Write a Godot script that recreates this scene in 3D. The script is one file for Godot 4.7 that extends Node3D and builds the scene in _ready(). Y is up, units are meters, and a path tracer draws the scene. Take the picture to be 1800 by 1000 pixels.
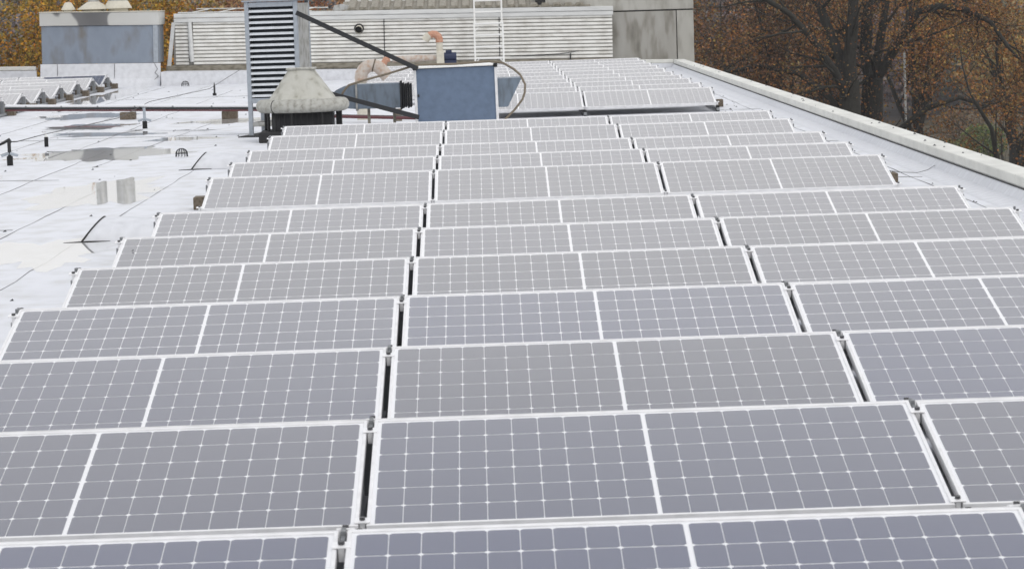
extends Node3D
# World: x runs along the panel rows, -z runs away from the viewer down the roof, y = 0 is the roof membrane.

const TILT := 0.1745329
const PITCH_X := 1.715
const COL0 := -2.0996        # left end of the first column
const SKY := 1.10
const RIDGE := 0.29
const ROWS_MAIN := [8.09, 10.24, 12.36, 14.47, 16.61, 18.72, 20.88, 24.9, 27.1, 29.2, 32.19, 34.46]
const ORD := ["first", "second", "third", "fourth", "fifth", "sixth", "seventh", "eighth", "ninth", "tenth", "eleventh", "twelfth"]
const COLS := ["left", "middle", "right"]

# flecks lying on panel glass (x, depth, height)
const LITTER := [[-2.003, 18.410, 0.236], [-1.661, 26.813, 0.240]]

var used := {}
var M := {}
var rng := RandomNumberGenerator.new()

# ------------------------------------------------------------------ helpers
func V(x: float, depth: float, h: float) -> Vector3:
	return Vector3(x, h, -depth)

func begin() -> SurfaceTool:
	var st := SurfaceTool.new()
	st.begin(Mesh.PRIMITIVE_TRIANGLES)
	st.set_smooth_group(-1)
	return st

func tri(st: SurfaceTool, a: Vector3, b: Vector3, c: Vector3) -> void:
	st.add_vertex(a); st.add_vertex(b); st.add_vertex(c)

func quad(st: SurfaceTool, a: Vector3, b: Vector3, c: Vector3, d: Vector3) -> void:
	tri(st, a, b, c); tri(st, a, c, d)

# Box with chamfered edges; t places it.
func box(st: SurfaceTool, c: Vector3, s: Vector3, b := 0.0, t := Transform3D.IDENTITY) -> void:
	var h := s * 0.5
	b = minf(b, minf(h.x, minf(h.y, h.z)) * 0.8)
	var ax := [Vector3(1, 0, 0), Vector3(0, 1, 0), Vector3(0, 0, 1)]
	var hv := [h.x, h.y, h.z]
	for i in 3:
		var j := (i + 1) % 3
		var k := (i + 2) % 3
		for sg in [-1.0, 1.0]:
			var n: Vector3 = ax[i] * hv[i] * sg
			var u: Vector3 = ax[j] * (hv[j] - b)
			var w: Vector3 = ax[k] * (hv[k] - b)
			var p := [c + n - u - w, c + n - u + w, c + n + u + w, c + n + u - w]
			if sg < 0: p.reverse()
			quad(st, t * p[0], t * p[1], t * p[2], t * p[3])
	if b <= 0.0: return
	for i in 3:
		var j := (i + 1) % 3
		var k := (i + 2) % 3
		for sj in [-1.0, 1.0]:
			for sk in [-1.0, 1.0]:
				var e: Vector3 = ax[i] * (hv[i] - b)
				var p1: Vector3 = c + ax[j] * hv[j] * sj + ax[k] * (hv[k] - b) * sk
				var p2: Vector3 = c + ax[j] * (hv[j] - b) * sj + ax[k] * hv[k] * sk
				var q := [p1 - e, p2 - e, p2 + e, p1 + e]
				if sj * sk > 0: q.reverse()
				quad(st, t * q[0], t * q[1], t * q[2], t * q[3])
	for sx in [-1.0, 1.0]:
		for sy in [-1.0, 1.0]:
			for sz in [-1.0, 1.0]:
				var q := [c + Vector3(sx * h.x, sy * (h.y - b), sz * (h.z - b)), c + Vector3(sx * (h.x - b), sy * h.y, sz * (h.z - b)), c + Vector3(sx * (h.x - b), sy * (h.y - b), sz * h.z)]
				if sx * sy * sz > 0: q.reverse()
				tri(st, t * q[0], t * q[1], t * q[2])

func span(st: SurfaceTool, a: Vector3, b: Vector3, bev := 0.0) -> void:
	box(st, (a + b) * 0.5, (b - a).abs(), bev)

# Tube along points with a radius for each point.
func tube(st: SurfaceTool, pts: Array, rad: Array, sides := 8, caps := true, smooth := true) -> void:
	var rings := []
	var up := Vector3(0.13, 0.97, 0.21).normalized()
	for i in pts.size():
		var d: Vector3 = (pts[mini(i + 1, pts.size() - 1)] - pts[maxi(i - 1, 0)]).normalized()
		var u := up - d * up.dot(d)
		if u.length() < 0.2: u = Vector3(1, 0, 0) - d * d.x
		u = u.normalized()
		up = u
		var w := d.cross(u)
		var ring := []
		for k in sides:
			var a := TAU * k / sides
			ring.append(pts[i] + (u * cos(a) + w * sin(a)) * rad[i])
		rings.append(ring)
	st.set_smooth_group(1 if smooth else -1)
	for i in pts.size() - 1:
		for k in sides:
			var k2 := (k + 1) % sides
			quad(st, rings[i][k], rings[i + 1][k], rings[i + 1][k2], rings[i][k2])
	st.set_smooth_group(-1)
	if caps:
		for k in range(1, sides - 1):
			tri(st, rings[0][0], rings[0][k], rings[0][k + 1])
			var r: Array = rings[-1]
			tri(st, r[0], r[k + 1], r[k])

func rod(st: SurfaceTool, a: Vector3, b: Vector3, r: float, sides := 8) -> void:
	tube(st, [a, b], [r, r], sides)

# Surface of revolution about the y axis; prof is a list of (radius, height), upwards.
func lathe(st: SurfaceTool, o: Vector3, prof: Array, sides := 32, smooth := true) -> void:
	st.set_smooth_group(1 if smooth else -1)
	for i in prof.size() - 1:
		for k in sides:
			var a := TAU * k / sides
			var b := TAU * (k + 1) / sides
			var p: Vector2 = prof[i]
			var q: Vector2 = prof[i + 1]
			var p1 := o + Vector3(cos(a) * p.x, p.y, sin(a) * p.x)
			var p2 := o + Vector3(cos(b) * p.x, p.y, sin(b) * p.x)
			var q1 := o + Vector3(cos(a) * q.x, q.y, sin(a) * q.x)
			var q2 := o + Vector3(cos(b) * q.x, q.y, sin(b) * q.x)
			quad(st, p1, p2, q2, q1)
	st.set_smooth_group(-1)

# Polygon in the x-y plane pushed from z0 to z1.
func prism(st: SurfaceTool, poly: PackedVector2Array, z0: float, z1: float) -> void:
	if not Geometry2D.is_polygon_clockwise(poly): poly.reverse()
	var idx := Geometry2D.triangulate_polygon(poly)
	for i in range(0, idx.size(), 3):
		var a := poly[idx[i]]
		var b := poly[idx[i + 1]]
		var c := poly[idx[i + 2]]
		var cw := (b - a).cross(c - a) < 0
		var p := [Vector3(a.x, a.y, z1), Vector3(b.x, b.y, z1), Vector3(c.x, c.y, z1)]
		var q := [Vector3(a.x, a.y, z0), Vector3(b.x, b.y, z0), Vector3(c.x, c.y, z0)]
		if not cw: p.reverse()
		else: q.reverse()
		tri(st, p[0], p[1], p[2]); tri(st, q[0], q[1], q[2])
	for i in poly.size():
		var a := poly[i]
		var b := poly[(i + 1) % poly.size()]
		quad(st, Vector3(a.x, a.y, z0), Vector3(b.x, b.y, z0), Vector3(b.x, b.y, z1), Vector3(a.x, a.y, z1))

func finish(st: SurfaceTool, m: Material, normals := true) -> ArrayMesh:
	if normals: st.generate_normals()
	var me := st.commit()
	me.surface_set_material(0, m)
	return me

func numbered(n: String) -> String:
	used[n] = used.get(n, -1) + 1
	return n if used[n] == 0 else "%s_%03d" % [n, used[n]]

func part(called: String, me: Mesh, parent: Node) -> MeshInstance3D:
	var o := MeshInstance3D.new()
	o.name = called
	o.mesh = me
	parent.add_child(o, true)
	return o

func obj(called: String, st: SurfaceTool, m: Material, parent: Node) -> MeshInstance3D:
	return part(called, finish(st, m), parent)

func tag(o: Node, label: String, category: String, group := "") -> Node:
	o.set_meta("label", label)
	o.set_meta("category", category)
	if group != "": o.set_meta("group", group)
	return o

func thing(called: String, label: String, category: String, at := Vector3.ZERO, group := "") -> Node3D:
	var o := Node3D.new()
	o.name = numbered(called)
	add_child(o)
	o.position = at
	tag(o, label, category, group)
	return o

func solo(called: String, st: SurfaceTool, m: Material, label: String, category: String, at := Vector3.ZERO, group := "") -> MeshInstance3D:
	var o := obj(numbered(called), st, m, self)
	o.position = at
	tag(o, label, category, group)
	return o

func structure(called: String, st: SurfaceTool, m: Material) -> MeshInstance3D:
	var o := obj(numbered(called), st, m, self)
	o.set_meta("kind", "structure")
	return o

func copy_of(src: Node, called: String, label: String, at: Vector3, group := "") -> Node3D:
	var o: Node3D = src.duplicate()
	o.name = numbered(called)
	add_child(o)
	o.position = at
	o.set_meta("label", label)
	if group != "": o.set_meta("group", group)
	return o

# ------------------------------------------------------------------ materials
func noise_tex(seed_: int, freq: float, ramp: Array, size := 256, oct := 4) -> ImageTexture:
	# ramp: list of [position, Color]
	var n := FastNoiseLite.new()
	n.seed = seed_
	n.noise_type = FastNoiseLite.TYPE_SIMPLEX_SMOOTH
	n.frequency = freq
	n.fractal_octaves = oct
	var src := n.get_seamless_image(size, size)
	var g := Gradient.new()
	g.offsets = PackedFloat32Array(ramp.map(func(r): return r[0]))
	g.colors = PackedColorArray(ramp.map(func(r): return r[1]))
	var im := Image.create(size, size, true, Image.FORMAT_RGB8)
	for y in size:
		for x in size:
			im.set_pixel(x, y, g.sample(src.get_pixel(x, y).r))
	im.generate_mipmaps()
	return ImageTexture.create_from_image(im)

func gray(v: float) -> Color:
	return Color(v, v, v)

func mat(called: String, c: Color, rough := 0.6, metal := 0.0, spec := 0.5) -> StandardMaterial3D:
	var m := StandardMaterial3D.new()
	m.albedo_color = c
	m.roughness = rough
	m.metallic = metal
	m.metallic_specular = spec
	M[called] = m
	return m

func tri_tex(m: StandardMaterial3D, t: Texture2D, scale: Vector3) -> void:
	m.albedo_texture = t
	m.uv1_triplanar = true
	m.uv1_world_triplanar = true
	m.uv1_scale = scale

func materials() -> void:
	var soft := noise_tex(1, 0.02, [[0.0, gray(0.90)], [0.5, gray(0.96)], [1.0, gray(1.0)]])
	var grime := noise_tex(3, 0.035, [[0.0, Color(0.66, 0.65, 0.63)], [0.35, Color(0.84, 0.83, 0.81)], [0.55, Color(0.95, 0.945, 0.94)], [1.0, gray(1.0)]], 256, 6)
	var streak := noise_tex(4, 0.03, [[0.0, Color(0.80, 0.79, 0.77)], [0.35, Color(0.92, 0.915, 0.91)], [0.6, gray(0.98)], [1.0, gray(1.0)]], 256, 5)
	var rusty := noise_tex(5, 0.018, [[0.0, Color(0.82, 0.66, 0.56)], [0.34, Color(0.91, 0.84, 0.79)], [0.6, Color(0.95, 0.94, 0.93)], [1.0, gray(1.0)]], 256, 5)
	var lichen := noise_tex(6, 0.03, [[0.0, Color(0.40, 0.40, 0.36)], [0.20, Color(0.70, 0.69, 0.65)], [0.36, Color(0.92, 0.915, 0.90)], [1.0, gray(1.0)]], 256, 6)
	var patches := noise_tex(8, 0.012, [[0.0, Color(0.50, 0.50, 0.51)], [0.44, Color(0.56, 0.56, 0.57)], [0.49, Color(0.95, 0.95, 0.94)], [1.0, gray(1.0)]], 256, 3)
	var rustrun := noise_tex(10, 0.012, [[0.0, Color(0.86, 0.76, 0.64)], [0.22, Color(0.93, 0.90, 0.87)], [0.45, gray(1.0)], [0.7, gray(0.96)], [1.0, gray(0.82)]], 256, 5)
	var roofn := noise_tex(7, 0.02, [[0.0, Color(0.915, 0.91, 0.895)], [0.4, Color(0.965, 0.965, 0.96)], [0.6, gray(0.99)], [1.0, gray(1.0)]], 512, 5)
	# roof membrane: white, wet in places
	var m := mat("roof", Color(0.86, 0.867, 0.888), 0.62, 0.0, 0.4)
	tri_tex(m, roofn, Vector3(0.30, 0.30, 0.17))
	m = mat("membrane", Color(0.865, 0.872, 0.89), 0.7, 0.0, 0.35); tri_tex(m, soft, Vector3(1.3, 1.3, 1.3))
	mat("seam", Color(0.44, 0.44, 0.45), 0.8)
	m = mat("water", Color(0.80, 0.79, 0.72), 0.02); m.transparency = BaseMaterial3D.TRANSPARENCY_ALPHA; m.albedo_color.a = 0.12
	m = mat("coping", Color(0.86, 0.86, 0.835), 0.6, 0.0, 0.4); tri_tex(m, soft, Vector3(0.8, 0.8, 0.3))
	# solar panels
	m = mat("frame", Color(0.93, 0.93, 0.935), 0.42, 0.15); tri_tex(m, soft, Vector3(2, 2, 2))
	mat("backsheet", Color(0.93, 0.93, 0.94), 0.6)
	var cells := [Color(0.155, 0.185, 0.342), Color(0.178, 0.188, 0.302), Color(0.165, 0.186, 0.318), Color(0.184, 0.19, 0.288)]
	for i in 8: mat("cell%d" % i, cells[i % 4] if i < 4 else cells[i % 4].lerp(Color(0.20, 0.215, 0.32), 0.16), 0.30, 0.0, 0.3)
	m = mat("glass", Color(0.9, 0.92, 0.92), 0.1); m.transparency = BaseMaterial3D.TRANSPARENCY_ALPHA; m.albedo_color.a = 0.02
	mat("clamp", Color(0.92, 0.92, 0.925), 0.4, 0.2)
	mat("bolt", Color(0.33, 0.33, 0.34), 0.4, 0.8)
	mat("rail", Color(0.55, 0.56, 0.57), 0.5, 0.6)
	mat("rubber", Color(0.10, 0.10, 0.105), 0.85)
	m = mat("block", Color(0.46, 0.42, 0.37), 0.95); tri_tex(m, grime, Vector3(3, 3, 3))
	# plant
	m = mat("galv", Color(0.67, 0.70, 0.735), 0.5, 0.35); tri_tex(m, soft, Vector3(2.2, 2.2, 2.2))
	m = mat("galv_side", Color(0.72, 0.725, 0.72), 0.5, 0.3); tri_tex(m, grime, Vector3(1.1, 0.7, 1.1))
	m = mat("louvre", Color(0.92, 0.94, 0.965), 0.4, 0.1); tri_tex(m, soft, Vector3(2, 2, 2))
	mat("void", Color(0.09, 0.12, 0.15), 0.8)  # shade between the louvre blades, put into the colour
	m = mat("hood", Color(0.765, 0.765, 0.74), 0.85); tri_tex(m, lichen, Vector3(0.7, 0.7, 0.7))
	m = mat("rim", Color(0.72, 0.722, 0.70), 0.85); tri_tex(m, grime, Vector3(1.6, 1.6, 1.6))
	mat("dark", Color(0.12, 0.12, 0.125), 0.7)
	mat("mesh", Color(0.17, 0.17, 0.18), 0.7, 0.3)
	m = mat("blue", Color(0.405, 0.475, 0.57), 0.55, 0.1); tri_tex(m, soft, Vector3(1.5, 1.5, 1.5))
	m = mat("duct", Color(0.47, 0.52, 0.575), 0.5, 0.25); tri_tex(m, streak, Vector3(1.2, 0.4, 1.0))
	m = mat("strut", Color(0.185, 0.19, 0.20), 0.6, 0.3)
	m = mat("conduit", Color(0.46, 0.42, 0.36), 0.7)
	m = mat("goose", Color(0.78, 0.75, 0.72), 0.65); tri_tex(m, rusty, Vector3(2.2, 2.2, 2.2))
	m = mat("clay", Color(0.80, 0.62, 0.53), 0.75); tri_tex(m, rusty, Vector3(4, 4, 4))
	mat("motor", Color(0.10, 0.15, 0.28), 0.5)
	m = mat("slat", Color(0.92, 0.918, 0.90), 0.55); tri_tex(m, streak, Vector3(0.35, 0.9, 0.35))
	m = mat("fascia", Color(0.87, 0.875, 0.87), 0.5); tri_tex(m, soft, Vector3(0.3, 1.2, 0.3))
	m = mat("skirt", Color(0.60, 0.58, 0.53), 0.8); tri_tex(m, grime, Vector3(0.6, 1.4, 0.6))
	m = mat("sheet", Color(0.60, 0.58, 0.53), 0.7); tri_tex(m, grime, Vector3(1.2, 1.2, 1.2))
	m = mat("concrete", Color(0.72, 0.715, 0.69), 0.9); tri_tex(m, streak, Vector3(0.5, 0.16, 0.5))
	m = mat("concrete_dark", Color(0.68, 0.675, 0.655), 0.9); tri_tex(m, grime, Vector3(0.35, 0.10, 0.35))
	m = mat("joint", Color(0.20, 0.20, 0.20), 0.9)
	mat("slat_gap", Color(0.56, 0.55, 0.53), 0.9)
	m = mat("boxface", Color(0.53, 0.57, 0.625), 0.6, 0.1); tri_tex(m, rustrun, Vector3(0.5, 0.22, 0.5))
	m = mat("boxband", Color(0.80, 0.80, 0.79), 0.6, 0.1); tri_tex(m, patches, Vector3(0.22, 0.22, 0.22))
	m = mat("cowl", Color(0.84, 0.82, 0.76), 0.6); tri_tex(m, soft, Vector3(2, 2, 2))
	mat("white", Color(0.92, 0.92, 0.91), 0.5)
	mat("red", Color(0.36, 0.14, 0.16), 0.6)
	mat("pipe", Color(0.90, 0.905, 0.915), 0.45, 0.05)
	# landscape
	m = mat("ground", Color(0.34, 0.31, 0.23), 1.0); tri_tex(m, noise_tex(9, 0.03, [[0.0, Color(0.45, 0.5, 0.35)], [0.5, Color(0.8, 0.75, 0.6)], [1.0, gray(1.0)]]), Vector3(0.05, 0.05, 0.05))
	m = mat("hillside", Color(0.25, 0.215, 0.18), 1.0); tri_tex(m, grime, Vector3(0.05, 0.05, 0.05))
	m = mat("bark", Color(0.225, 0.22, 0.20), 0.95); tri_tex(m, grime, Vector3(1.2, 0.5, 1.2))
	m = mat("wallstone", Color(0.52, 0.49, 0.43), 0.9); tri_tex(m, grime, Vector3(0.3, 0.3, 0.3))
	m = mat("leaf", Color.WHITE, 0.75, 0.0, 0.25)
	m.vertex_color_use_as_albedo = true
	m.backlight = Color(0.35, 0.3, 0.2)

# ------------------------------------------------------------------ camera and light
# Overcast: thinner and brighter towards the horizon, a heavier bluish layer overhead, soft cloud structure and a little haze low down.
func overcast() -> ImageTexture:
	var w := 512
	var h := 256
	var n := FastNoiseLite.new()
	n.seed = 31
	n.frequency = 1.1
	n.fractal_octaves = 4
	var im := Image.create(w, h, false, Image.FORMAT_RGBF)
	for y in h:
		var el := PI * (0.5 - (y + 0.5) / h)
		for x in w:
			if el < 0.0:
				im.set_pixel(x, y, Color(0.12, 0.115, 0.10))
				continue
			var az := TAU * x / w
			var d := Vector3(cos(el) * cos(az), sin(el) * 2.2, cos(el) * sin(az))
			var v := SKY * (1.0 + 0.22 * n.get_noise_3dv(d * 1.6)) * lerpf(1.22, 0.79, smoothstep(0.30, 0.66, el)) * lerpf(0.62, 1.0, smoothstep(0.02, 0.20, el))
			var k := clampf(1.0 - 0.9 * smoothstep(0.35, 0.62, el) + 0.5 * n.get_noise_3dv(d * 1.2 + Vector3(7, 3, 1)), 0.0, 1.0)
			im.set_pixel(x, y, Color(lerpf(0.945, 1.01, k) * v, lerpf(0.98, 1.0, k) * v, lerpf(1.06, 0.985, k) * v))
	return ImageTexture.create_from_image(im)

func camera_and_light() -> void:
	var cam := Camera3D.new()
	cam.name = "camera"
	cam.fov = 9.957
	cam.near = 0.5
	cam.far = 3000.0
	add_child(cam)
	var lens := CameraAttributesPhysical.new()
	lens.frustum_focal_length = 137.8
	lens.frustum_focus_distance = 21.0
	lens.exposure_aperture = 22.0
	cam.attributes = lens
	cam.fov = 9.957
	cam.near = 0.5
	cam.far = 3000.0
	var pit := deg_to_rad(5.11203)
	var yaw := deg_to_rad(0.42283)
	var roll := deg_to_rad(-1.952838)
	var fw := Vector3(sin(yaw) * cos(pit), -sin(pit), -cos(yaw) * cos(pit))
	var r := Vector3(cos(yaw), 0, sin(yaw))
	var u := r.cross(fw)
	cam.basis = Basis(r * cos(roll) + u * sin(roll), u * cos(roll) - r * sin(roll), -fw)
	cam.position = Vector3(0, 1.6205, 0)
	cam.current = true
	var e := Environment.new()
	e.background_mode = Environment.BG_SKY
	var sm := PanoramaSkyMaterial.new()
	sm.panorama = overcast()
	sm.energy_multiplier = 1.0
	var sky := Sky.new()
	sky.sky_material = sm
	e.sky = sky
	e.tonemap_mode = Environment.TONE_MAPPER_LINEAR
	e.tonemap_exposure = 1.0
	e.fog_enabled = true
	e.fog_density = 0.00035
	e.fog_light_color = Color(0.86, 0.87, 0.90)
	e.sdfgi_enabled = true
	e.ssao_enabled = true
	e.ssil_enabled = true
	var we := WorldEnvironment.new()
	we.name = "environment"
	we.environment = e
	add_child(we)
	var sun := DirectionalLight3D.new()
	sun.name = "sun"
	sun.light_energy = 0.25
	sun.light_color = Color(1.0, 0.97, 0.93)
	sun.light_angular_distance = 25.0
	sun.shadow_enabled = true
	sun.rotation_degrees = Vector3(-50, 35, 0)
	add_child(sun)

# ------------------------------------------------------------------ solar panels
const PL := 1.692
func cell_mesh(m: Material, w: float, d: float) -> ArrayMesh:
	var st := begin()
	var ch := 0.0075
	var y1 := 0.0012
	var p := [Vector2(-w + ch, -d), Vector2(w - ch, -d), Vector2(w, -d + ch), Vector2(w, d - ch), Vector2(w - ch, d), Vector2(-w + ch, d), Vector2(-w, d - ch), Vector2(-w, -d + ch)]
	cell_into(st, Vector3.ZERO, p, y1)
	return finish(st, m)

func cell_into(st: SurfaceTool, o: Vector3, p: Array, y1: float) -> void:
	var n := p.size()
	for i in range(1, n - 1):
		tri(st, o + Vector3(p[0].x, y1, p[0].y), o + Vector3(p[i].x, y1, p[i].y), o + Vector3(p[i + 1].x, y1, p[i + 1].y))
	for i in n:
		var a: Vector2 = p[i]
		var b: Vector2 = p[(i + 1) % n]
		quad(st, o + Vector3(a.x, y1, a.y), o + Vector3(a.x, 0, a.y), o + Vector3(b.x, 0, b.y), o + Vector3(b.x, y1, b.y))

var cell_variants := []
var far_cells: ArrayMesh
var frame_mesh: ArrayMesh
var back_mesh: ArrayMesh
var glass_mesh: ArrayMesh
var clamp_mesh: ArrayMesh
var bolt_mesh: ArrayMesh
var hook_mesh: ArrayMesh

func cell_pos(i: int, j: int) -> Vector3:
	var x := (i + 0.5) * 0.08175 - 0.8235 + (0.0 if i < 10 else 0.012)
	return Vector3(x, -0.0058, -0.0175 - (j + 0.5) * 0.1602)

func panel_meshes() -> void:
	for i in 16: cell_variants.append(cell_mesh(M["cell%d" % (i % 8)], 0.08175 / 2 - (0.0013 if i < 8 else 0.0016), 0.1602 / 2 - (0.0037 if i < 8 else 0.0050)))
	var st := begin()
	var w := 0.08175 / 2 - 0.0019
	var d := 0.1602 / 2 - 0.0054
	for i in 20:
		for j in 6:
			cell_into(st, cell_pos(i, j), [Vector2(-w, -d), Vector2(w, -d), Vector2(w, d), Vector2(-w, d)], 0.0012)
	far_cells = finish(st, M["cell1"])
	st = begin()
	var h := PL / 2
	box(st, Vector3(0, -0.0175, -0.0055), Vector3(PL, 0.035, 0.011), 0.0015)
	box(st, Vector3(0, -0.0175, -0.9945), Vector3(PL, 0.035, 0.011), 0.0015)
	box(st, Vector3(-h + 0.0055, -0.0175, -0.5), Vector3(0.011, 0.034, 0.978), 0.0015)
	box(st, Vector3(h - 0.0055, -0.0175, -0.5), Vector3(0.011, 0.034, 0.978), 0.0015)
	frame_mesh = finish(st, M.frame)
	st = begin()
	box(st, Vector3(0, -0.0075, -0.5), Vector3(PL - 0.022, 0.003, 0.978))
	back_mesh = finish(st, M.backsheet)
	st = begin()
	quad(st, Vector3(-h + 0.011, -0.0025, -0.011), Vector3(-h + 0.011, -0.0025, -0.989), Vector3(h - 0.011, -0.0025, -0.989), Vector3(h - 0.011, -0.0025, -0.011))
	glass_mesh = finish(st, M.glass)
	st = begin()
	box(st, Vector3(0, 0.003, 0), Vector3(0.046, 0.005, 0.040), 0.001)
	box(st, Vector3(0, -0.018, 0), Vector3(0.016, 0.036, 0.030), 0.001)
	clamp_mesh = finish(st, M.clamp)
	st = begin()
	tube(st, [Vector3(0, 0.0055, 0), Vector3(0, 0.014, 0)], [0.0085, 0.0085], 6, true, false)
	bolt_mesh = finish(st, M.bolt)
	st = begin()
	box(st, Vector3(0, -0.02, 0.0), Vector3(0.013, 0.026, 0.06), 0.002)
	box(st, Vector3(0, -0.004, -0.024), Vector3(0.013, 0.02, 0.010), 0.002)
	hook_mesh = finish(st, M.rail)

func clamp_on(root: Node3D, x: float) -> void:
	for z in [-0.03, -0.885]:
		var c := part("clamp", clamp_mesh, root)
		c.position = Vector3(x, 0, z)
		part("bolt", bolt_mesh, c)
	var k := part("ridge_hook", hook_mesh, root)
	k.position = Vector3(x, 0, -0.965)

func make_panel(single_cells: bool, left_clamp: bool, variant: int, wide := false) -> Node3D:
	var o := Node3D.new()
	o.name = "solar_panel"
	o.set_meta("category", "solar panel")
	part("frame", frame_mesh, o)
	part("backsheet", back_mesh, o)
	if single_cells:
		rng.seed = 77 + variant
		for i in 20:
			for j in 6:
				var c := part("cell", cell_variants[(8 if wide else 0) + variant + (4 if rng.randf() < 0.4 else 0)], o)
				c.position = cell_pos(i, j)
	else:
		var c := part("cells", far_cells, o)
		c.set_meta("kind", "stuff")
	part("glass", glass_mesh, o)
	clamp_on(o, PL / 2 + 0.0115)
	if left_clamp: clamp_on(o, -PL / 2 - 0.0115)
	return o

func lay_panel(proto: Node3D, xc: float, yr: float, away: bool, called: String, label: String, group: String) -> void:
	var o: Node3D = proto.duplicate()
	o.name = numbered(called)
	add_child(o)
	var low := RIDGE - sin(TILT)
	if away:
		o.basis = Basis(Vector3.UP, PI) * Basis(Vector3.RIGHT, TILT)
		o.position = V(xc, yr + 0.03 + cos(TILT), low)
	else:
		o.basis = Basis(Vector3.RIGHT, TILT)
		o.position = V(xc, yr - cos(TILT), low)
	o.rotation.z += deg_to_rad(rng.randf_range(-0.06, 0.06))
	if not away: o.rotation.x += deg_to_rad(rng.randf_range(-0.28, 0.28))
	o.set_meta("label", label)
	o.set_meta("group", group)
	o.set_meta("category", "solar panel")

func rails(xs: Array, rows: Array, where: String, group: String) -> void:
	var names := ["leftmost", "second", "third", "rightmost"]
	var k := 0
	for x in xs:
		var y0: float = rows[0] - 1.05
		var y1: float = rows[-1] + 1.1
		var t := thing("mounting_rail", "%s aluminium mounting rail under %s" % [names[k] if xs.size() > 2 else ["left", "right"][k] if xs.size() == 2 else "long", where], "mounting rail", V(x, y0, 0), group)
		var st := begin()
		span(st, Vector3(-0.02, 0.012, 0), Vector3(0.02, 0.05, -(y1 - y0)), 0.003)
		obj("rail", st, M.rail, t)
		for yr in rows:
			for s in [0, 1, 2]:
				st = begin()
				var d: float = yr - y0 + [-0.955, 0.012, 0.985][s]
				var top: float = [0.075, 0.235, 0.075][s]
				if s == 1: span(st, Vector3(-0.03, 0.05, -d - 0.02), Vector3(0.03, top, -d + 0.02), 0.003)
				else: span(st, Vector3(-0.022, 0.0, -d - 0.05), Vector3(0.022, top, -d + 0.05), 0.003)
				obj("ridge_post" if s == 1 else "foot", st, M.rail if s == 1 else M.rubber, t)
		k += 1

func panels() -> void:
	panel_meshes()
	var far_l := make_panel(false, true, 0)
	var far_r := make_panel(false, false, 1)
	rng.seed = 5
	var n := ROWS_MAIN.size()
	for r in n:
		for c in 3:
			var xc := COL0 + PITCH_X * (c + 0.5)
			var row_name: String = "%s row from the front" % ORD[r]
			if r == n - 1: row_name = "rearmost row"
			var label := "solar panel in the %s column, %s of the large array" % [COLS[c], row_name]
			var pr: Node3D = far_l if c == 0 else far_r
			if r < 8: pr = make_panel(true, c == 0, [0, 0, 0, 1, 2, 1, 2, 3, 0, 2, 0, 2, 3, 3, 1, 3, 1, 3, 1, 3, 1, 1, 3, 3][r * 3 + c], r >= 3)
			lay_panel(pr, xc, ROWS_MAIN[r], false, "solar_panel", label, "panels of the large array facing the viewer")
			if r < 8: pr.free()
			lay_panel(far_r, xc, ROWS_MAIN[r], true, "solar_panel", "solar panel sloping away behind a ridge of the large array", "panels of the large array facing away")
	var xs := []
	for c in 4: xs.append(COL0 + PITCH_X * c)
	for seg in [[0, 7], [7, 10], [10, 12]]:
		rails(xs, ROWS_MAIN.slice(seg[0], seg[1]), ["the nearest seven panel rows", "the eighth to tenth panel rows", "the two rearmost rows of the large array"][[0, 7, 10].find(seg[0])], "rails of the large array")
	# array beyond the roof plant
	var back := []
	for k in 10: back.append(43.1 + 2.17 * k)
	for r in 10:
		for c in 3:
			if c == 0 and r < 3: continue
			var xc := COL0 + PITCH_X * (c + 0.5)
			lay_panel(far_r, xc, back[r], false, "solar_panel", "solar panel in the %s column, %s row of the far array by the shed" % [COLS[c], ORD[r]], "panels of the far array")
			if r == 0 or r == 9: lay_panel(far_r, xc, back[r], true, "solar_panel", "solar panel sloping away behind a ridge of the far array", "panels of the far array facing away")
	rails([xs[1], xs[2], xs[3]], back, "the far array by the shed", "rails of the far array")
	# array at the left edge
	var side := []
	for k in 7: side.append(49.62 + 2.37 * k)
	for r in 7:
		for c in 3:
			var xc := -7.29 - PITCH_X * (c + 0.5)
			if r < 3 and c == 2: continue
			lay_panel(far_r, xc, side[r], false, "solar_panel", "solar panel in the %s row of the small left array, %s from its right end" % [ORD[r], ORD[c]], "panels of the small left array")
			if c == 0: lay_panel(far_r, xc, side[r], true, "solar_panel", "far-sloping end panel of the %s ridge in the small left array" % ORD[r], "end panels of the small left array facing away")
			else: lay_panel(far_r, xc, side[r], true, "solar_panel", "solar panel sloping away behind a ridge of the small left array", "panels of the small left array facing away")
	rails([-7.29 + 0.01], side, "the right end of the small left array", "rails of the left array")
	far_l.free()
	far_r.free()
	# concrete ballast blocks
	var spots := [[-2.255, 25.75, "beside the left end of the eighth panel row"], [3.22, 25.75, "beside the right end of the eighth panel row"], [3.19, 43.75, "at the right front corner of the far array"], [3.16, 21.6, "beside the right end of the seventh panel row"]]
	for r in 7: spots.append([-7.21, side[r] + 0.50, "under the right end of the %s ridge in the left array" % ORD[r]])
	for s in spots:
		var st := begin()
		box(st, Vector3(0, 0.05, 0), Vector3(0.085, 0.10, 0.20) if s[0] > -5.0 else Vector3(0.115, 0.10, 0.24), 0.006)
		if s[0] < -5.0: box(st, Vector3(-0.125, 0.06, 0.01), Vector3(0.115, 0.115, 0.24), 0.006)
		solo("ballast_block", st, M.block, "brown concrete ballast block %s" % s[2], "concrete block", V(s[0], s[1], 0), "concrete ballast blocks")

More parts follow.
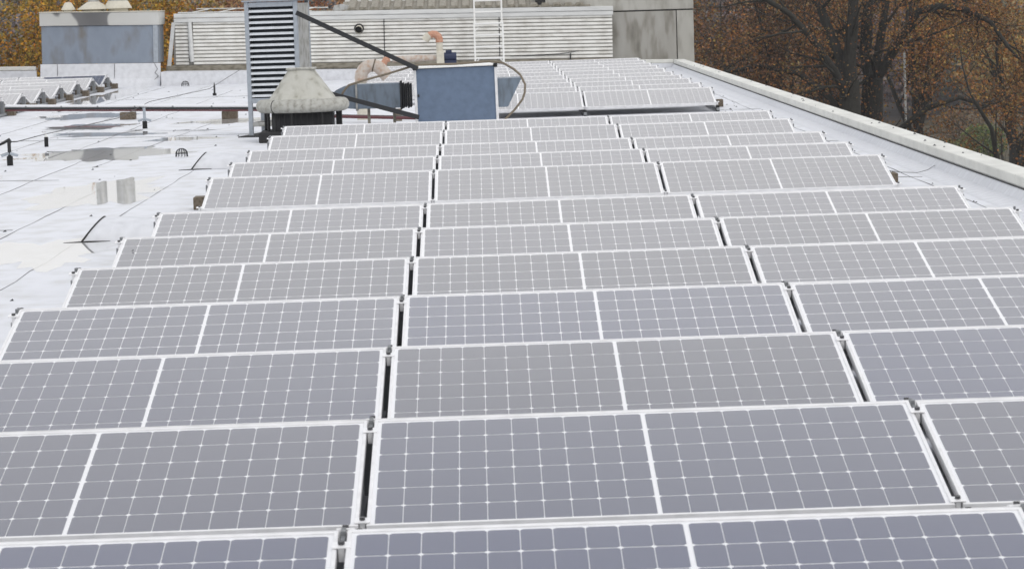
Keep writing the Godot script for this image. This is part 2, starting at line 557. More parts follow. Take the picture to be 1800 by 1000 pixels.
# ------------------------------------------------------------------ roof
func roof() -> void:
	var st := begin()
	span(st, V(-24, -8, -0.4), V(3.80, 66.0, 0.0))
	var rf := structure("roof", st, M.roof)
	# cant strip of membrane that runs up to the coping
	st = begin()
	prism(st, PackedVector2Array([Vector2(3.62, 0.001), Vector2(3.80, 0.03), Vector2(3.86, 0.105), Vector2(4.05, 0.105), Vector2(4.05, -0.4), Vector2(3.805, -0.4), Vector2(3.80, 0.0)]), -65.0, 8.0)
	obj("membrane_upstand", st, M.membrane, rf)
	# lap seams
	var laps := [[-2.83, 18, -2.83, 34], [-3.52, 10, -3.42, 29], [-4.30, 24, -4.22, 36.5], [-3.95, 33, -3.57, 47], [-4.62, 36, -4.57, 60], [-5.45, 30, -5.30, 64], [-6.3, 34, -6.2, 64], [3.52, 6, 3.5, 64.5],
		[-7.0, 40.3, -2.8, 40.1], [-6.6, 50.6, -2.0, 50.2], [-5.2, 31.1, -4.0, 30.8], [-4.8, 24.2, -3.5, 24.0], [-6.4, 56.4, -2.0, 56.0], [3.1, 26.9, 3.6, 26.7], [3.1, 42.6, 3.62, 42.4], [3.1, 33.4, 3.62, 33.2], [3.1, 53, 3.6, 52.8]]
	for l in laps:
		st = begin()
		var a := V(l[0], l[1], 0.001)
		var b := V(l[2], l[3], 0.001)
		var pts := []
		var rad := []
		rng.seed = int(absf(l[0] * 100 + l[1]))
		var nn := maxi(6, int(a.distance_to(b) / 0.7))
		for i in nn + 1:
			var t := float(i) / nn
			pts.append(a.lerp(b, t) + Vector3(rng.randf_range(-0.012, 0.012), 0, rng.randf_range(-0.02, 0.02)))
			rad.append(rng.randf_range(0.001, 0.0045))
		tube(st, pts, rad, 5)
		obj("lap_seam", st, M.seam, rf)
	# upstands of the covered expansion joints that come out from under the panels
	for u in [[22.95, -2.80, "seventh"], [32.3, -2.86, "tenth"]]:
		st = begin()
		var prof := PackedVector2Array()
		for i in 13:
			var a := PI * i / 12.0
			prof.append(Vector2(cos(a) * 0.42, 0.002 + pow(sin(a), 0.8) * 0.14))
		st.set_smooth_group(1)
		var x0: float = u[1]
		for s in 12:
			var xa := x0 + 0.48 * s
			var xb := x0 + 0.48 * (s + 1)
			for i in 12:
				var p := prof[i]
				var q := prof[i + 1]
				var dx := 0.10 * p.y / 0.125 if s == 0 else 0.0
				var dq := 0.10 * q.y / 0.125 if s == 0 else 0.0
				quad(st, V(xa + dx, u[0] - p.x, p.y), V(xa + dq, u[0] - q.x, q.y), V(xb, u[0] - q.x, q.y), V(xb, u[0] - p.x, p.y))
		st.set_smooth_group(-1)
		for i in range(1, 12):
			tri(st, V(x0, u[0] - prof[0].x, prof[0].y), V(x0 + 0.1 * prof[i].y / 0.125, u[0] - prof[i].x, prof[i].y), V(x0 + 0.1 * prof[i + 1].y / 0.125, u[0] - prof[i + 1].x, prof[i + 1].y))
		var o := obj("joint_upstand", st, M.membrane, rf)
		st = begin()
		var e := []
		var rr := []
		for i in 13:
			e.append(V(x0 + 0.1 * prof[i].y / 0.125 - 0.004, u[0] - prof[i].x, prof[i].y))
			rr.append(0.008)
		tube(st, e, rr, 5)
		tube(st, [V(x0 - 0.12, u[0] - 0.47, 0.004), V(x0 + 0.05, u[0] - 0.45, 0.006), V(x0 + 0.20, u[0] - 0.44, 0.004)], [0.003, 0.006, 0.003], 5)
		obj("sealant_line", st, M.joint, o)
	# far edge: white upstand, rising slightly to the left
	for sg in [[-24.0, -8.86, 0.735, 0.392], [-6.36, 2.62, 0.278, 0.075], [2.62, 3.846, 0.136, 0.108]]:
		st = begin()
		prism(st, PackedVector2Array([Vector2(sg[1], 0.001), Vector2(sg[1], sg[3]), Vector2(sg[0], sg[2]), Vector2(sg[0], 0.001)]), -66.0 if sg[1] == 2.62 else -65.3, -65.05)
		obj("far_upstand", st, M.membrane, rf)
	# coping on the right edge in lengths
	var wl := thing("parapet_coping", "pale coping of the low parapet along the right roof edge", "parapet", V(3.955, 0, 0.105))
	var yy := 4.0
	while yy < 65.0:
		var y2 := minf(yy + 2.45, 65.1)
		st = begin()
		span(st, V(-0.105, yy + 0.004, 0.0), V(0.105, y2 - 0.004, 0.078), 0.006)
		obj("coping_length", st, M.coping, wl)
		yy += 2.45
	wl = thing("far_coping", "pale coping along the far roof edge below the shed", "parapet", V(3.848, 65.18, 0.112))
	wl.rotation.z = deg_to_rad(-1.3)
	for cx in [[-1.226, 0.0], [-15.2, -12.72], [-17.8, -15.206], [-20.4, -17.806], [-23.0, -20.406]]:
		st = begin()
		span(st, Vector3(cx[0], 0, -0.14), Vector3(cx[1], 0.07, 0.12), 0.006)
		obj("coping_length", st, M.coping, wl)
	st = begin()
	tube(st, [V(3.848, 4.0, 0.098), V(3.848, 64.9, 0.098)], [0.006, 0.006], 5)  # dark bead added to draw the shadow line under the coping
	obj("coping_shadow_line", st, M.joint, rf)
	st = begin()
	tube(st, [V(3.15, 28.9, 0.001), V(3.35, 28.2, 0.001), V(3.5, 27.4, 0.003), V(3.62, 27.2, 0.006), V(3.72, 27.3, 0.02), V(3.81, 27.5, 0.045)], [0.002, 0.0025, 0.0025, 0.0025, 0.0025, 0.002], 5)
	obj("lap_seam", st, M.seam, rf)
	# wind-blown bits of leaf and grit
	rng.seed = 321
	st = begin()
	for i in 260:
		var lx := rng.randf_range(3.1, 3.6) if i % 2 == 0 else rng.randf_range(-6.5, -2.6)
		var ly := rng.randf_range(14.0, 62.0)
		var sz := rng.randf_range(0.006, 0.018)
		if i % 9 == 0:
			lx = rng.randf_range(3.87, 4.04)
			ly = rng.randf_range(18, 60)
		var o := V(lx, ly, (0.185 if lx > 3.8 else 0.001))
		tri(st, o + Vector3(-sz, 0, sz), o + Vector3(0.2 * sz, sz * 0.9, -sz), o + Vector3(sz, 0.1 * sz, sz))
	for q in LITTER:
		var o := V(q[0], q[1], q[2] + 0.002)
		tri(st, o + Vector3(-0.008, 0, 0.015), o + Vector3(0.002, 0.008, -0.015), o + Vector3(0.008, 0.002, 0.015))
	var lit := obj("leaf_litter", st, M.strut, self)
	lit.set_meta("kind", "stuff")
	tag(lit, "dark bits of leaf and grit scattered on the white roof", "litter")
	# standing water
	var pud := [[-4.15, 35.9, 1.0, 1.75, 1], [-3.28, 28.5, 0.62, 2.5, 2], [-2.95, 21.6, 0.62, 1.5, 3], [-4.6, 41.5, 1.1, 1.0, 4], [-3.4, 44.6, 0.8, 1.1, 5], [-5.4, 44.0, 0.7, 1.3, 6], [-4.9, 31.5, 0.35, 0.8, 7], [-3.6, 39.2, 0.5, 0.7, 8], [-2.62, 32.9, 0.3, 1.2, 9], [-5.9, 48.5, 0.9, 1.4, 10], [-6.72, 57.5, 0.42, 8.0, 11]]
	for p in pud:
		var nz := FastNoiseLite.new()
		nz.seed = p[4]
		nz.frequency = 0.9
		st = begin()
		var ring := []
		for i in 72:
			var a := TAU * i / 72
			var k := 0.80 + 0.55 * nz.get_noise_2d(cos(a) * 1.3, sin(a) * 1.3) + 0.22 * nz.get_noise_2d(cos(a) * 5 + 9, sin(a) * 5)
			ring.append(V(p[0] + cos(a) * p[2] * k, p[1] + sin(a) * p[3] * k, 0.004 + 0.0004 * p[4]))
		var c := V(p[0], p[1], 0.004 + 0.0004 * p[4])
		for i in 72: tri(st, c, ring[(i + 1) % 72], ring[i])
		structure("puddle", st, M.water)

# ------------------------------------------------------------------ roof plant
func plant() -> void:
	var st: SurfaceTool
	var t: Node3D
	# louvred cabinet on legs
	t = thing("louvre_cabinet", "tall galvanised cabinet with a louvred front on legs", "cabinet", V(-2.49, 39.3, 0))
	t.rotation.y = deg_to_rad(-10)
	var hw := 0.30
	for s in [[-hw, 0.0], [hw, 0.0], [-hw, -0.62], [hw, -0.62]]:
		st = begin()
		box(st, Vector3(s[0], 0.805, s[1]), Vector3(0.05, 1.61, 0.05), 0.004)
		obj("post", st, M.galv, t)
	st = begin()
	for y in [1.575, 0.425]: box(st, Vector3(0, y, 0), Vector3(0.55, 0.06, 0.045), 0.004)
	obj("front_frame", st, M.galv, t)
	for i in 16:
		st = begin()
		var y := 0.485 + i * 0.0675
		box(st, Vector3.ZERO, Vector3(0.55, 0.004, 0.044), 0.001, Transform3D(Basis(Vector3.RIGHT, deg_to_rad(42)), Vector3(0, y, 0.008)))
		obj("louvre_blade", st, M.louvre, t)
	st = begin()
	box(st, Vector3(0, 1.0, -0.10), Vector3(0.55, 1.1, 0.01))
	obj("inner_shade_sheet", st, M.void, t)  # dark sheet painted as the shade behind the blades
	st = begin()
	box(st, Vector3(hw + 0.018, 1.0, -0.31), Vector3(0.006, 1.16, 0.565))
	obj("side_panel", st, M.galv_side, t)
	st = begin()
	box(st, Vector3(-hw - 0.018, 1.0, -0.31), Vector3(0.006, 1.16, 0.565))
	obj("side_panel", st, M.galv_side, t)
	st = begin()
	box(st, Vector3(0, 1.0, -0.62), Vector3(0.55, 1.16, 0.006))
	obj("rear_panel", st, M.galv_side, t)
	st = begin()
	box(st, Vector3(0.0, 1.62, -0.31), Vector3(0.70, 0.02, 0.72), 0.004)
	obj("roof_sheet", st, M.galv, t)
	st = begin()
	for z in [0.0, -0.62]: box(st, Vector3(0, 0.14, z), Vector3(0.55, 0.05, 0.04), 0.003)
	box(st, Vector3(-hw, 0.14, -0.31), Vector3(0.04, 0.05, 0.57), 0.003)
	obj("base_rail", st, M.galv_side, t)
	st = begin()
	box(st, Vector3(0.08, 0.006, -0.25), Vector3(0.95, 0.012, 1.1), 0.003)
	obj("rubber_mat", st, M.rubber, t)

	# mushroom roof fan
	t = thing("roof_fan", "mushroom roof fan with a stained grey cone hood and round rim", "roof fan", V(-2.072, 37.8, 0))
	st = begin()
	box(st, Vector3(0, 0.06, 0), Vector3(0.98, 0.12, 0.98), 0.01)
	obj("kerb", st, M.dark, t)
	st = begin()
	lathe(st, Vector3(0, 0.12, 0), [Vector2(0.36, 0.0), Vector2(0.36, 0.24), Vector2(0.0, 0.24)], 40)
	obj("fan_drum", st, M.mesh, t)
	for i in 40:
		st = begin()
		var a := TAU * i / 40
		rod(st, Vector3(cos(a) * 0.42, 0.12, sin(a) * 0.42), Vector3(cos(a) * 0.42, 0.35, sin(a) * 0.42), 0.004, 5)
		obj("guard_bar", st, M.dark, t)
	for i in 8:
		st = begin()
		var a := TAU * (i + 0.3) / 8
		rod(st, Vector3(cos(a) * 0.455, 0.10, sin(a) * 0.455), Vector3(cos(a) * 0.455, 0.36, sin(a) * 0.455), 0.014, 6)
		obj("support_leg", st, M.dark, t)
	st = begin()
	var prof := []
	for i in 15:
		var a := -PI * 0.62 + PI * 1.12 * i / 14.0
		prof.append(Vector2(0.472 + cos(a) * 0.068, 0.405 + sin(a) * 0.075))
	prof.append(Vector2(0.36, 0.487))
	lathe(st, Vector3.ZERO, prof, 64)
	lathe(st, Vector3.ZERO, [Vector2(0.0, 0.37), Vector2(0.44, 0.35)], 40)
	obj("rim", st, M.rim, t)
	st = begin()
	var poly := []
	for lev in [[0.385, 0.480, 3.2], [0.372, 0.500, 3.0], [0.16, 0.80, 4.5], [0.155, 0.822, 4.5]]:
		var ring := []
		for k in 48:
			var a := TAU * k / 48 + 0.0
			var e: float = lev[2]
			var rr: float = lev[0] / pow(pow(absf(cos(a)), e) + pow(absf(sin(a)), e), 1.0 / e)
			ring.append(Vector3(cos(a) * rr, lev[1], sin(a) * rr))
		poly.append(ring)
	st.set_smooth_group(1)
	for i in 3:
		for k in 48:
			quad(st, poly[i][k], poly[i][(k + 1) % 48], poly[i + 1][(k + 1) % 48], poly[i + 1][k])
	st.set_smooth_group(-1)
	for k in range(1, 47): tri(st, poly[3][0], poly[3][k + 1], poly[3][k])
	var cone := obj("cone_hood", st, M.hood, t)
	st = begin()
	box(st, Vector3(0, 0.826, 0), Vector3(0.34, 0.022, 0.34), 0.006)
	obj("cap_plate", st, M.rim, cone)
	st = begin()
	var band := []
	var br := []
	for i in 9:
		var a := -PI * 0.55 + PI * 1.0 * i / 8.0
		var dd := Vector3(cos(2.25), 0, sin(2.25))
		band.append(dd * (0.472 + cos(a) * 0.071) + Vector3(0, 0.405 + sin(a) * 0.078, 0))
		br.append(0.004)
	tube(st, band, br, 5)
	obj("rim_joint", st, M.dark, t)

	# blue air handling unit
	t = thing("air_unit", "blue grey sheet metal air handling box with white corner posts", "air unit", V(-0.30, 39.4, 0))
	t.rotation.z = deg_to_rad(0.6)
	st = begin()
	box(st, Vector3(0, 0.405, -0.40), Vector3(0.955, 0.67, 0.78), 0.004)
	obj("casing", st, M.blue, t)
	for s in [-0.488, 0.488]:
		for z in [-0.005, -0.795]:
			st = begin()
			box(st, Vector3(s, 0.405, z), Vector3(0.032, 0.70, 0.032), 0.004)
			obj("corner_post", st, M.frame, t)
	st = begin()
	box(st, Vector3(0, 0.757, -0.40), Vector3(1.0, 0.02, 0.84), 0.003)
	obj("top_sheet", st, M.white, t)
	for s in [-0.486, 0.486]:
		st = begin()
		box(st, Vector3(s, 0.75, 0.016), Vector3(0.05, 0.045, 0.03), 0.004)
		obj("corner_cap", st, M.rubber, t)
	st = begin()
	box(st, Vector3(0, 0.03, -0.40), Vector3(0.90, 0.06, 0.70), 0.005)
	obj("base_frame", st, M.strut, t)
	st = begin()
	box(st, Vector3(-0.455, 0.42, 0.0), Vector3(0.02, 0.035, 0.02), 0.003)
	obj("latch", st, M.strut, t)
	st = begin()
	prism(st, PackedVector2Array([Vector2(0.505, 0.585), Vector2(0.80, 0.585), Vector2(0.62, 0.24), Vector2(0.505, 0.24)]), -0.62, -0.04)
	obj("intake_hood", st, M.duct, t)

	# duct with flexible connector
	t = thing("air_duct", "grey rectangular air duct joining the fan to the blue box", "duct", V(-1.27, 39.9, 0))
	st = begin()
	box(st, Vector3(0.02, 0.42, 0), Vector3(0.54, 0.30, 0.34), 0.004)
	obj("duct_run", st, M.duct, t)
	st = begin()
	prism(st, PackedVector2Array([Vector2(-0.25, 0.57), Vector2(-0.25, 0.27), Vector2(-0.56, 0.30), Vector2(-0.575, 0.44), Vector2(-0.50, 0.505), Vector2(-0.40, 0.55)]), -0.165, 0.165)
	obj("duct_elbow", st, M.duct, t)
	for x in [-0.25, 0.292]:
		st = begin()
		box(st, Vector3(x, 0.42, 0), Vector3(0.024, 0.345, 0.385), 0.003)
		obj("flange", st, M.strut if x > 0 else M.galv_side, t)
	st = begin()
	for i in 4: box(st, Vector3(0.32 + i * 0.03, 0.415, 0), Vector3(0.022, 0.31 - 0.02 * (i % 2), 0.35), 0.006)
	obj("flexible_connector", st, M.strut, t)
	for x in [-0.11, 0.20]:
		st = begin()
		box(st, Vector3(x, 0.135, 0.05), Vector3(0.035, 0.27, 0.035), 0.003)
		obj("leg", st, M.skirt, t)

	# two braces
	st = begin()
	brace(st, V(-2.186, 39.22, 1.466), V(-0.755, 39.30, 0.742))
	solo("steel_brace", st, M.strut, "long dark steel brace slanting down from louvred cabinet to blue box", "brace", Vector3.ZERO, "steel braces")
	st = begin()
	brace(st, V(-1.83, 39.24, 0.487), V(-0.76, 39.30, 0.160))
	solo("steel_brace", st, M.strut, "lower dark steel brace crossing in front of the grey duct", "brace", Vector3.ZERO, "steel braces")
	# conduit looping over the unit
	st = begin()
	var cp := [V(-1.677, 39.3, 0.47), V(-1.635, 39.3, 0.53), V(-1.592, 39.3, 0.575), V(-1.399, 39.3, 0.63), V(-1.10, 39.35, 0.70), V(-0.848, 39.35, 0.768), V(-0.745, 39.45, 0.787), V(-0.302, 39.5, 0.782), V(0.0, 39.5, 0.795), V(0.107, 39.45, 0.80), V(0.277, 39.4, 0.775), V(0.40, 39.3, 0.70), V(0.475, 39.2, 0.632), V(0.528, 39.15, 0.517), V(0.520, 39.15, 0.42), V(0.49, 39.15, 0.34), V(0.395, 39.15, 0.221), V(0.276, 39.15, 0.11), V(0.22, 39.15, 0.012)]
	var cr := []
	for i in cp.size(): cr.append(0.014)
	tube(st, cp, cr, 8)
	solo("conduit_hose", st, M.conduit, "brown hose looping over the blue box and down its right side", "hose")
	# gooseneck vent behind the duct
	t = thing("gooseneck_vent", "thick rust-stained gooseneck vent pipe behind the grey duct", "vent pipe", V(-1.594, 43.5, 0))
	st = begin()
	rod(st, Vector3(0, 0, 0), Vector3(0, 0.53, 0), 0.072, 20)
	obj("standpipe", st, M.cowl, t)
	st = begin()
	var gp := [Vector3(0, 0.50, 0)]
	for i in 9:
		var a := PI - PI * 0.86 * i / 8.0
		gp.append(Vector3(0.155 + cos(a) * 0.155, 0.56 + sin(a) * 0.155, 0))
	gp.append(gp[-1] + Vector3(0.06, -0.07, 0))
	var gr := []
	for i in gp.size(): gr.append(0.086)
	tube(st, gp, gr, 20, false)
	var gb := obj("bend", st, M.goose, t)
	st = begin()
	tube(st, [gp[6] - (gp[7] - gp[6]) * 0.15, gp[6] + (gp[7] - gp[6]) * 0.2], [0.090, 0.090], 20, false)
	obj("clamp_ring", st, M.block, gb)
	# legs and red pipes below the duct
	st = begin()
	rod(st, Vector3.ZERO, Vector3(0, 0.16, 0), 0.055, 16)
	solo("pipe_stub", st, M.conduit, "short yellowish pipe stub standing under the grey duct", "pipe", V(-1.10, 42.6, 0))
	for k in 2:
		st = begin()
		tube(st, [V(-1.95, 43.2 - k * 0.25, 0.075), V(-1.5, 42.55 - k * 0.25, 0.075), V(-0.75, 41.5 - k * 0.25, 0.075)], [0.02, 0.02, 0.02], 8)
		solo("supply_pipe", st, [M.strut, M.red][k], ["dark grey pipe running along the roof under the duct", "dark red pipe running along the roof under the duct"][k], "pipe", Vector3.ZERO, "pipes under the duct")

	# extractor fan with terracotta gooseneck by the shed
	t = thing("extractor_fan", "extractor with blue motor, long pale pipe and terracotta outlet", "extractor fan", V(-0.80, 65.0, 0))
	st = begin()
	rod(st, Vector3(-0.95, 0.375, 0), Vector3(-0.05, 0.375, 0), 0.062, 18)
	obj("suction_pipe", st, M.goose, t)
	st = begin()
	tube(st, [Vector3(-1.0, 0.39, 0), Vector3(-1.08, 0.37, 0), Vector3(-1.13, 0.28, 0)], [0.066, 0.066, 0.066], 14)
	obj("pipe_elbow", st, M.clay, t)
	st = begin()
	box(st, Vector3(0.01, 0.33, 0), Vector3(0.15, 0.36, 0.30), 0.01)
	obj("fan_casing", st, M.cowl, t)
	st = begin()
	tube(st, [Vector3(0.085, 0.39, 0), Vector3(0.33, 0.39, 0)], [0.085, 0.085], 18)
	box(st, Vector3(0.18, 0.49, 0), Vector3(0.12, 0.06, 0.10), 0.006)
	box(st, Vector3(0.21, 0.27, 0), Vector3(0.24, 0.10, 0.16), 0.006)
	obj("motor", st, M.motor, t)
	st = begin()
	rod(st, Vector3(0.0, 0.50, 0), Vector3(0.0, 0.70, 0), 0.066, 18)
	obj("riser", st, M.cowl, t)
	st = begin()
	tube(st, [Vector3(0.0, 0.68, 0), Vector3(0, 0.745, 0), Vector3(-0.02, 0.80, 0), Vector3(-0.07, 0.838, 0), Vector3(-0.13, 0.845, 0), Vector3(-0.20, 0.82, 0)], [0.074, 0.074, 0.074, 0.074, 0.074, 0.074], 18)
	obj("outlet_bend", st, M.clay, t)
	st = begin()
	tube(st, [Vector3(-0.19, 0.83, 0), Vector3(-0.24, 0.79, 0), Vector3(-0.29, 0.725, 0)], [0.078, 0.08, 0.082], 18, false)
	obj("outlet_mouth", st, M.cowl, t)
	st = begin()
	box(st, Vector3(0.05, 0.075, 0), Vector3(0.45, 0.15, 0.3), 0.01)
	obj("plinth", st, M.block, t)

	# ladder against the shed
	t = thing("ladder", "white ladder leaning against the pale slatted shed", "ladder", V(0.187, 65.35, 0.0))
	var lean := Transform3D(Basis(Vector3.RIGHT, deg_to_rad(-7)), Vector3.ZERO)
	for s in [-0.285, 0.285]:
		st = begin()
		box(st, Vector3(s, 0.62, 0), Vector3(0.036, 0.84, 0.05), 0.006, lean)
		box(st, Vector3(s * 0.96, 1.45, -0.035), Vector3(0.032, 0.86, 0.045), 0.006, lean)
		box(st, Vector3(s, 0.10, 0), Vector3(0.034, 0.2, 0.048), 0.006, lean)
		obj("rail", st, M.white, t)
	for i in 7:
		st = begin()
		box(st, Vector3(0, 0.33 + i * 0.232, 0 if i < 3 else -0.03), Vector3(0.55, 0.034, 0.035), 0.006, lean)
		obj("rung", st, M.white, t)
	for s in [-1.0, 1.0]:
		for y in [0.33, 0.96]:
			st = begin()
			var k := -1.0 if y < 0.5 else -1.0
			rod(st, lean * Vector3(s * 0.20, y - 0.01, 0), lean * Vector3(s * 0.275, y + 0.085 * k, 0), 0.012, 6)
			obj("gusset", st, M.white, t)

func brace(st: SurfaceTool, a: Vector3, b: Vector3) -> void:
	var d := (b - a).normalized()
	var z := Vector3(0, 0, 1)
	var n := z.cross(d).normalized()
	var t := Transform3D(Basis(d, n, d.cross(n)), (a + b) * 0.5)
	box(st, Vector3.ZERO, Vector3(a.distance_to(b), 0.055, 0.006), 0.001, t)
	box(st, Vector3(0, 0.025, -0.025), Vector3(a.distance_to(b), 0.006, 0.05), 0.001, t)

# ------------------------------------------------------------------ shed, concrete block and vent box at the far edge
func far_buildings() -> void:
	var st: SurfaceTool
	var t := thing("slatted_shed", "long low pale shed of horizontal metal slats at the far roof edge", "shed", V(-6.30, 66.2, 0.0))
	t.rotation.z = deg_to_rad(-0.93)
	var W := 8.98
	var sec := [[0.14, 0.40], [0.50, 4.36], [4.365, 6.69], [6.70, W]]
	for s in sec:
		for i in 13:
			st = begin()
			var y := 0.385 + i * 0.0735
			if y > 1.24: continue
			var z0 := 0.0
			prism(st, PackedVector2Array([Vector2(0.0, y), Vector2(0.034, y + 0.010), Vector2(0.026, y + 0.050), Vector2(0.0, y + 0.062)]), 0.0, s[1] - s[0])
			var o := obj("slat", st, M.slat, t)
			o.position = Vector3(s[0], 0, z0)
			o.basis = Basis(Vector3(0, 0, 1), Vector3(0, 1, 0), Vector3(1, 0, 0))
	st = begin()
	span(st, Vector3(0.10, 0.2, -0.05), Vector3(W - 0.01, 1.30, -0.002))
	obj("wall_sheet", st, M.slat_gap, t)
	st = begin()
	span(st, Vector3(-0.06, 0.26, -0.10), Vector3(W, 0.375, 0.055), 0.006)
	obj("skirt", st, M.skirt, t)
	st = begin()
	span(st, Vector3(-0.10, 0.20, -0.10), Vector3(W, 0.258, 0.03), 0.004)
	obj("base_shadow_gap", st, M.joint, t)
	st = begin()
	span(st, Vector3(0.12, 1.245, -0.2), Vector3(W + 0.02, 1.33, 0.06), 0.006)
	span(st, Vector3(0.12, 1.335, -0.2), Vector3(W + 0.02, 1.42, 0.075), 0.006)
	obj("fascia", st, M.fascia, t)
	st = begin()
	prism(st, PackedVector2Array([Vector2(-0.04, 0.37), Vector2(0.04, 0.37), Vector2(0.145, 1.245), Vector2(0.075, 1.245)]), 0.0, 0.06)
	obj("corner_trim", st, M.fascia, t)
	st = begin()
	tube(st, [Vector3(0.475, 0.45, 0.06), Vector3(0.46, 0.60, 0.062), Vector3(0.435, 1.245, 0.05)], [0.045, 0.05, 0.042], 12)
	obj("downpipe", st, M.fascia, t)
	for x in [4.36, 6.69]:
		st = begin()
		span(st, Vector3(x - 0.006, 0.38, 0.0), Vector3(x + 0.010, 1.24, 0.037))
		obj("sheet_joint", st, M.strut, t)
	# trapezoidal roof sheets with ribs, rising away from the eaves
	st = begin()
	span(st, Vector3(3.5, 0.0, -1.25), Vector3(8.55, 0.012, -0.02))
	var rs := obj("roof_sheet", st, M.sheet, t)
	rs.position = Vector3(0, 1.425, 0)
	rs.rotation.x = deg_to_rad(7.5)
	for i in 21:
		st = begin()
		var x := 3.62 + i * 0.231
		prism(st, PackedVector2Array([Vector2(x, 0.013), Vector2(x + 0.175, 0.013), Vector2(x + 0.15, 0.06), Vector2(x + 0.025, 0.06)]), -1.25, -0.0 - 0.015 * (i % 3))
		obj("roof_rib", st, M.sheet, rs)
	st = begin()
	prism(st, PackedVector2Array([Vector2(3.32, 1.425), Vector2(3.66, 1.425), Vector2(3.64, 1.53), Vector2(3.5, 1.56), Vector2(3.36, 1.53)]), -0.3, -0.03)
	obj("ridge_end_cap", st, M.galv_side, t)
	st = begin()
	for k in 5:
		var x := 0.4 + k * 0.55
		rod(st, Vector3(x, 1.425, -0.05), Vector3(x + 0.35, 1.50, -0.9), 0.012, 6)
	rod(st, Vector3(0.2, 1.44, -0.05), Vector3(2.9, 1.43, -0.04), 0.012, 6)
	rod(st, Vector3(0.5, 1.51, -0.9), Vector3(3.2, 1.49, -0.9), 0.012, 6)
	obj("skylight_bars", st, M.fascia, t)
	st = begin()
	span(st, Vector3(0.2, 1.421, -1.6), Vector3(3.3, 1.43, -0.05))
	obj("flat_roof", st, M.skirt, t)
	st = begin()
	tube(st, [Vector3(3.855, 1.06, 0.0), Vector3(3.855, 1.035, 0.34)], [0.072, 0.072], 18, false)
	var vp := obj("exhaust_pipe", st, M.cowl, t)
	st = begin()
	tube(st, [Vector3(3.855, 1.06, 0.036), Vector3(3.855, 1.06, 0.044)], [0.10, 0.10], 18)
	obj("collar", st, M.joint, vp)
	st = begin()
	tube(st, [Vector3(3.855, 1.04, 0.24), Vector3(3.855, 1.04, 0.245)], [0.069, 0.069], 18)
	obj("inner_dark", st, M.rubber, vp)
	st = begin()
	tube(st, [Vector3(6.9, 0.445, 0.05), Vector3(7.4, 0.46, 0.045), Vector3(7.9, 0.475, 0.05), Vector3(8.3, 0.53, 0.045)], [0.006, 0.009, 0.009, 0.005], 6)
	obj("loose_cable", st, M.strut, t)
	st = begin()
	span(st, Vector3(8.11, 0.33, 0.06), Vector3(8.135, 0.49, 0.085))
	obj("short_post", st, M.strut, t)
	# paler building line just behind the shed roof
	st = begin()
	span(st, V(-2.75, 67.9, -9.0), V(2.2, 67.6, 1.68))
	solo("rear_wall", st, M.slat, "cream wall rising just behind the ribbed shed roof", "wall")

	t = thing("concrete_block", "grey weathered concrete building corner at the far end of the parapet", "building", V(4.315, 66.4, -9.0))
	t.rotation.z = deg_to_rad(-0.25)
	st = begin()
	span(st, Vector3(-3.2, 0.0, -6.0), Vector3(-0.012, 10.59, -0.05))
	obj("core", st, M.joint, t)
	st = begin()
	span(st, Vector3(-3.0, 0.0, -0.048), Vector3(-0.355, 10.14, 0.0), 0.008)
	obj("wall_panel", st, M.concrete_dark, t)
	st = begin()
	span(st, Vector3(-0.338, 0.0, -0.3), Vector3(0.0, 10.14, 0.0), 0.008)
	obj("corner_panel", st, M.concrete, t)
	st = begin()
	span(st, Vector3(-3.0, 10.165, -0.3), Vector3(0.004, 10.6, 0.012), 0.010)
	obj("top_beam", st, M.concrete, t)
	st = begin()
	span(st, Vector3(-0.01, 0.0, -6.0), Vector3(0.0, 10.14, -0.305))
	obj("side_wall", st, M.concrete, t)

	# lower stage of the shed's building under the roof edge
	st = begin()
	span(st, V(-24, 65.9, -9.0), V(1.0, 66.0, -0.41))
	var fb := solo("lower_wall", st, M.concrete, "concrete wall of the building below the far roof edge", "wall")
	fb.position = Vector3(0, 0, -0.05)
	st = begin()
	span(st, V(3.9, -8, -9.0), V(4.0, 66, -0.41))
	solo("lower_wall", st, M.concrete, "concrete wall of the building below the right parapet", "wall")

	# metal box with cowls
	t = thing("vent_box", "large blue grey metal box with a pale stained top band", "vent box", V(-7.61, 65.5, 0.0))
	t.rotation.z = deg_to_rad(-1.3)
	st = begin()
	span(st, Vector3(-1.17, 0.48, -1.2), Vector3(1.155, 1.235, 0.0), 0.006)
	obj("casing", st, M.boxface, t)
	st = begin()
	span(st, Vector3(-1.20, 1.237, -1.23), Vector3(1.185, 1.50, 0.03), 0.008)
	obj("top_band", st, M.boxband, t)
	st = begin()
	span(st, Vector3(-1.21, 1.502, -1.24), Vector3(1.195, 1.518, 0.04), 0.004)
	obj("lid", st, M.cowl, t)
	st = begin()
	span(st, Vector3(1.06, 0.49, 0.001), Vector3(1.155, 1.235, 0.018), 0.004)
	obj("edge_trim", st, M.galv, t)
	st = begin()
	prism(st, PackedVector2Array([Vector2(0.0, 0.0), Vector2(0.32, 0.0), Vector2(0.10, 0.18), Vector2(0.03, 0.478), Vector2(0.0, 0.478)]), -1.2, 1.20)
	var up := obj("membrane_kerb", st, M.membrane, t)
	up.basis = Basis(Vector3(0, 0, 1), Vector3(0, 1, 0), Vector3(-1, 0, 0))
	for x in [-0.86, 0.28]:
		st = begin()
		tube(st, [Vector3(x, 0.475, 0.036), Vector3(x + 0.004, 0.30, 0.075), Vector3(x - 0.003, 0.18, 0.105)], [0.006, 0.007, 0.004], 5)
		obj("kerb_seam", st, M.seam, t)
	st = begin()
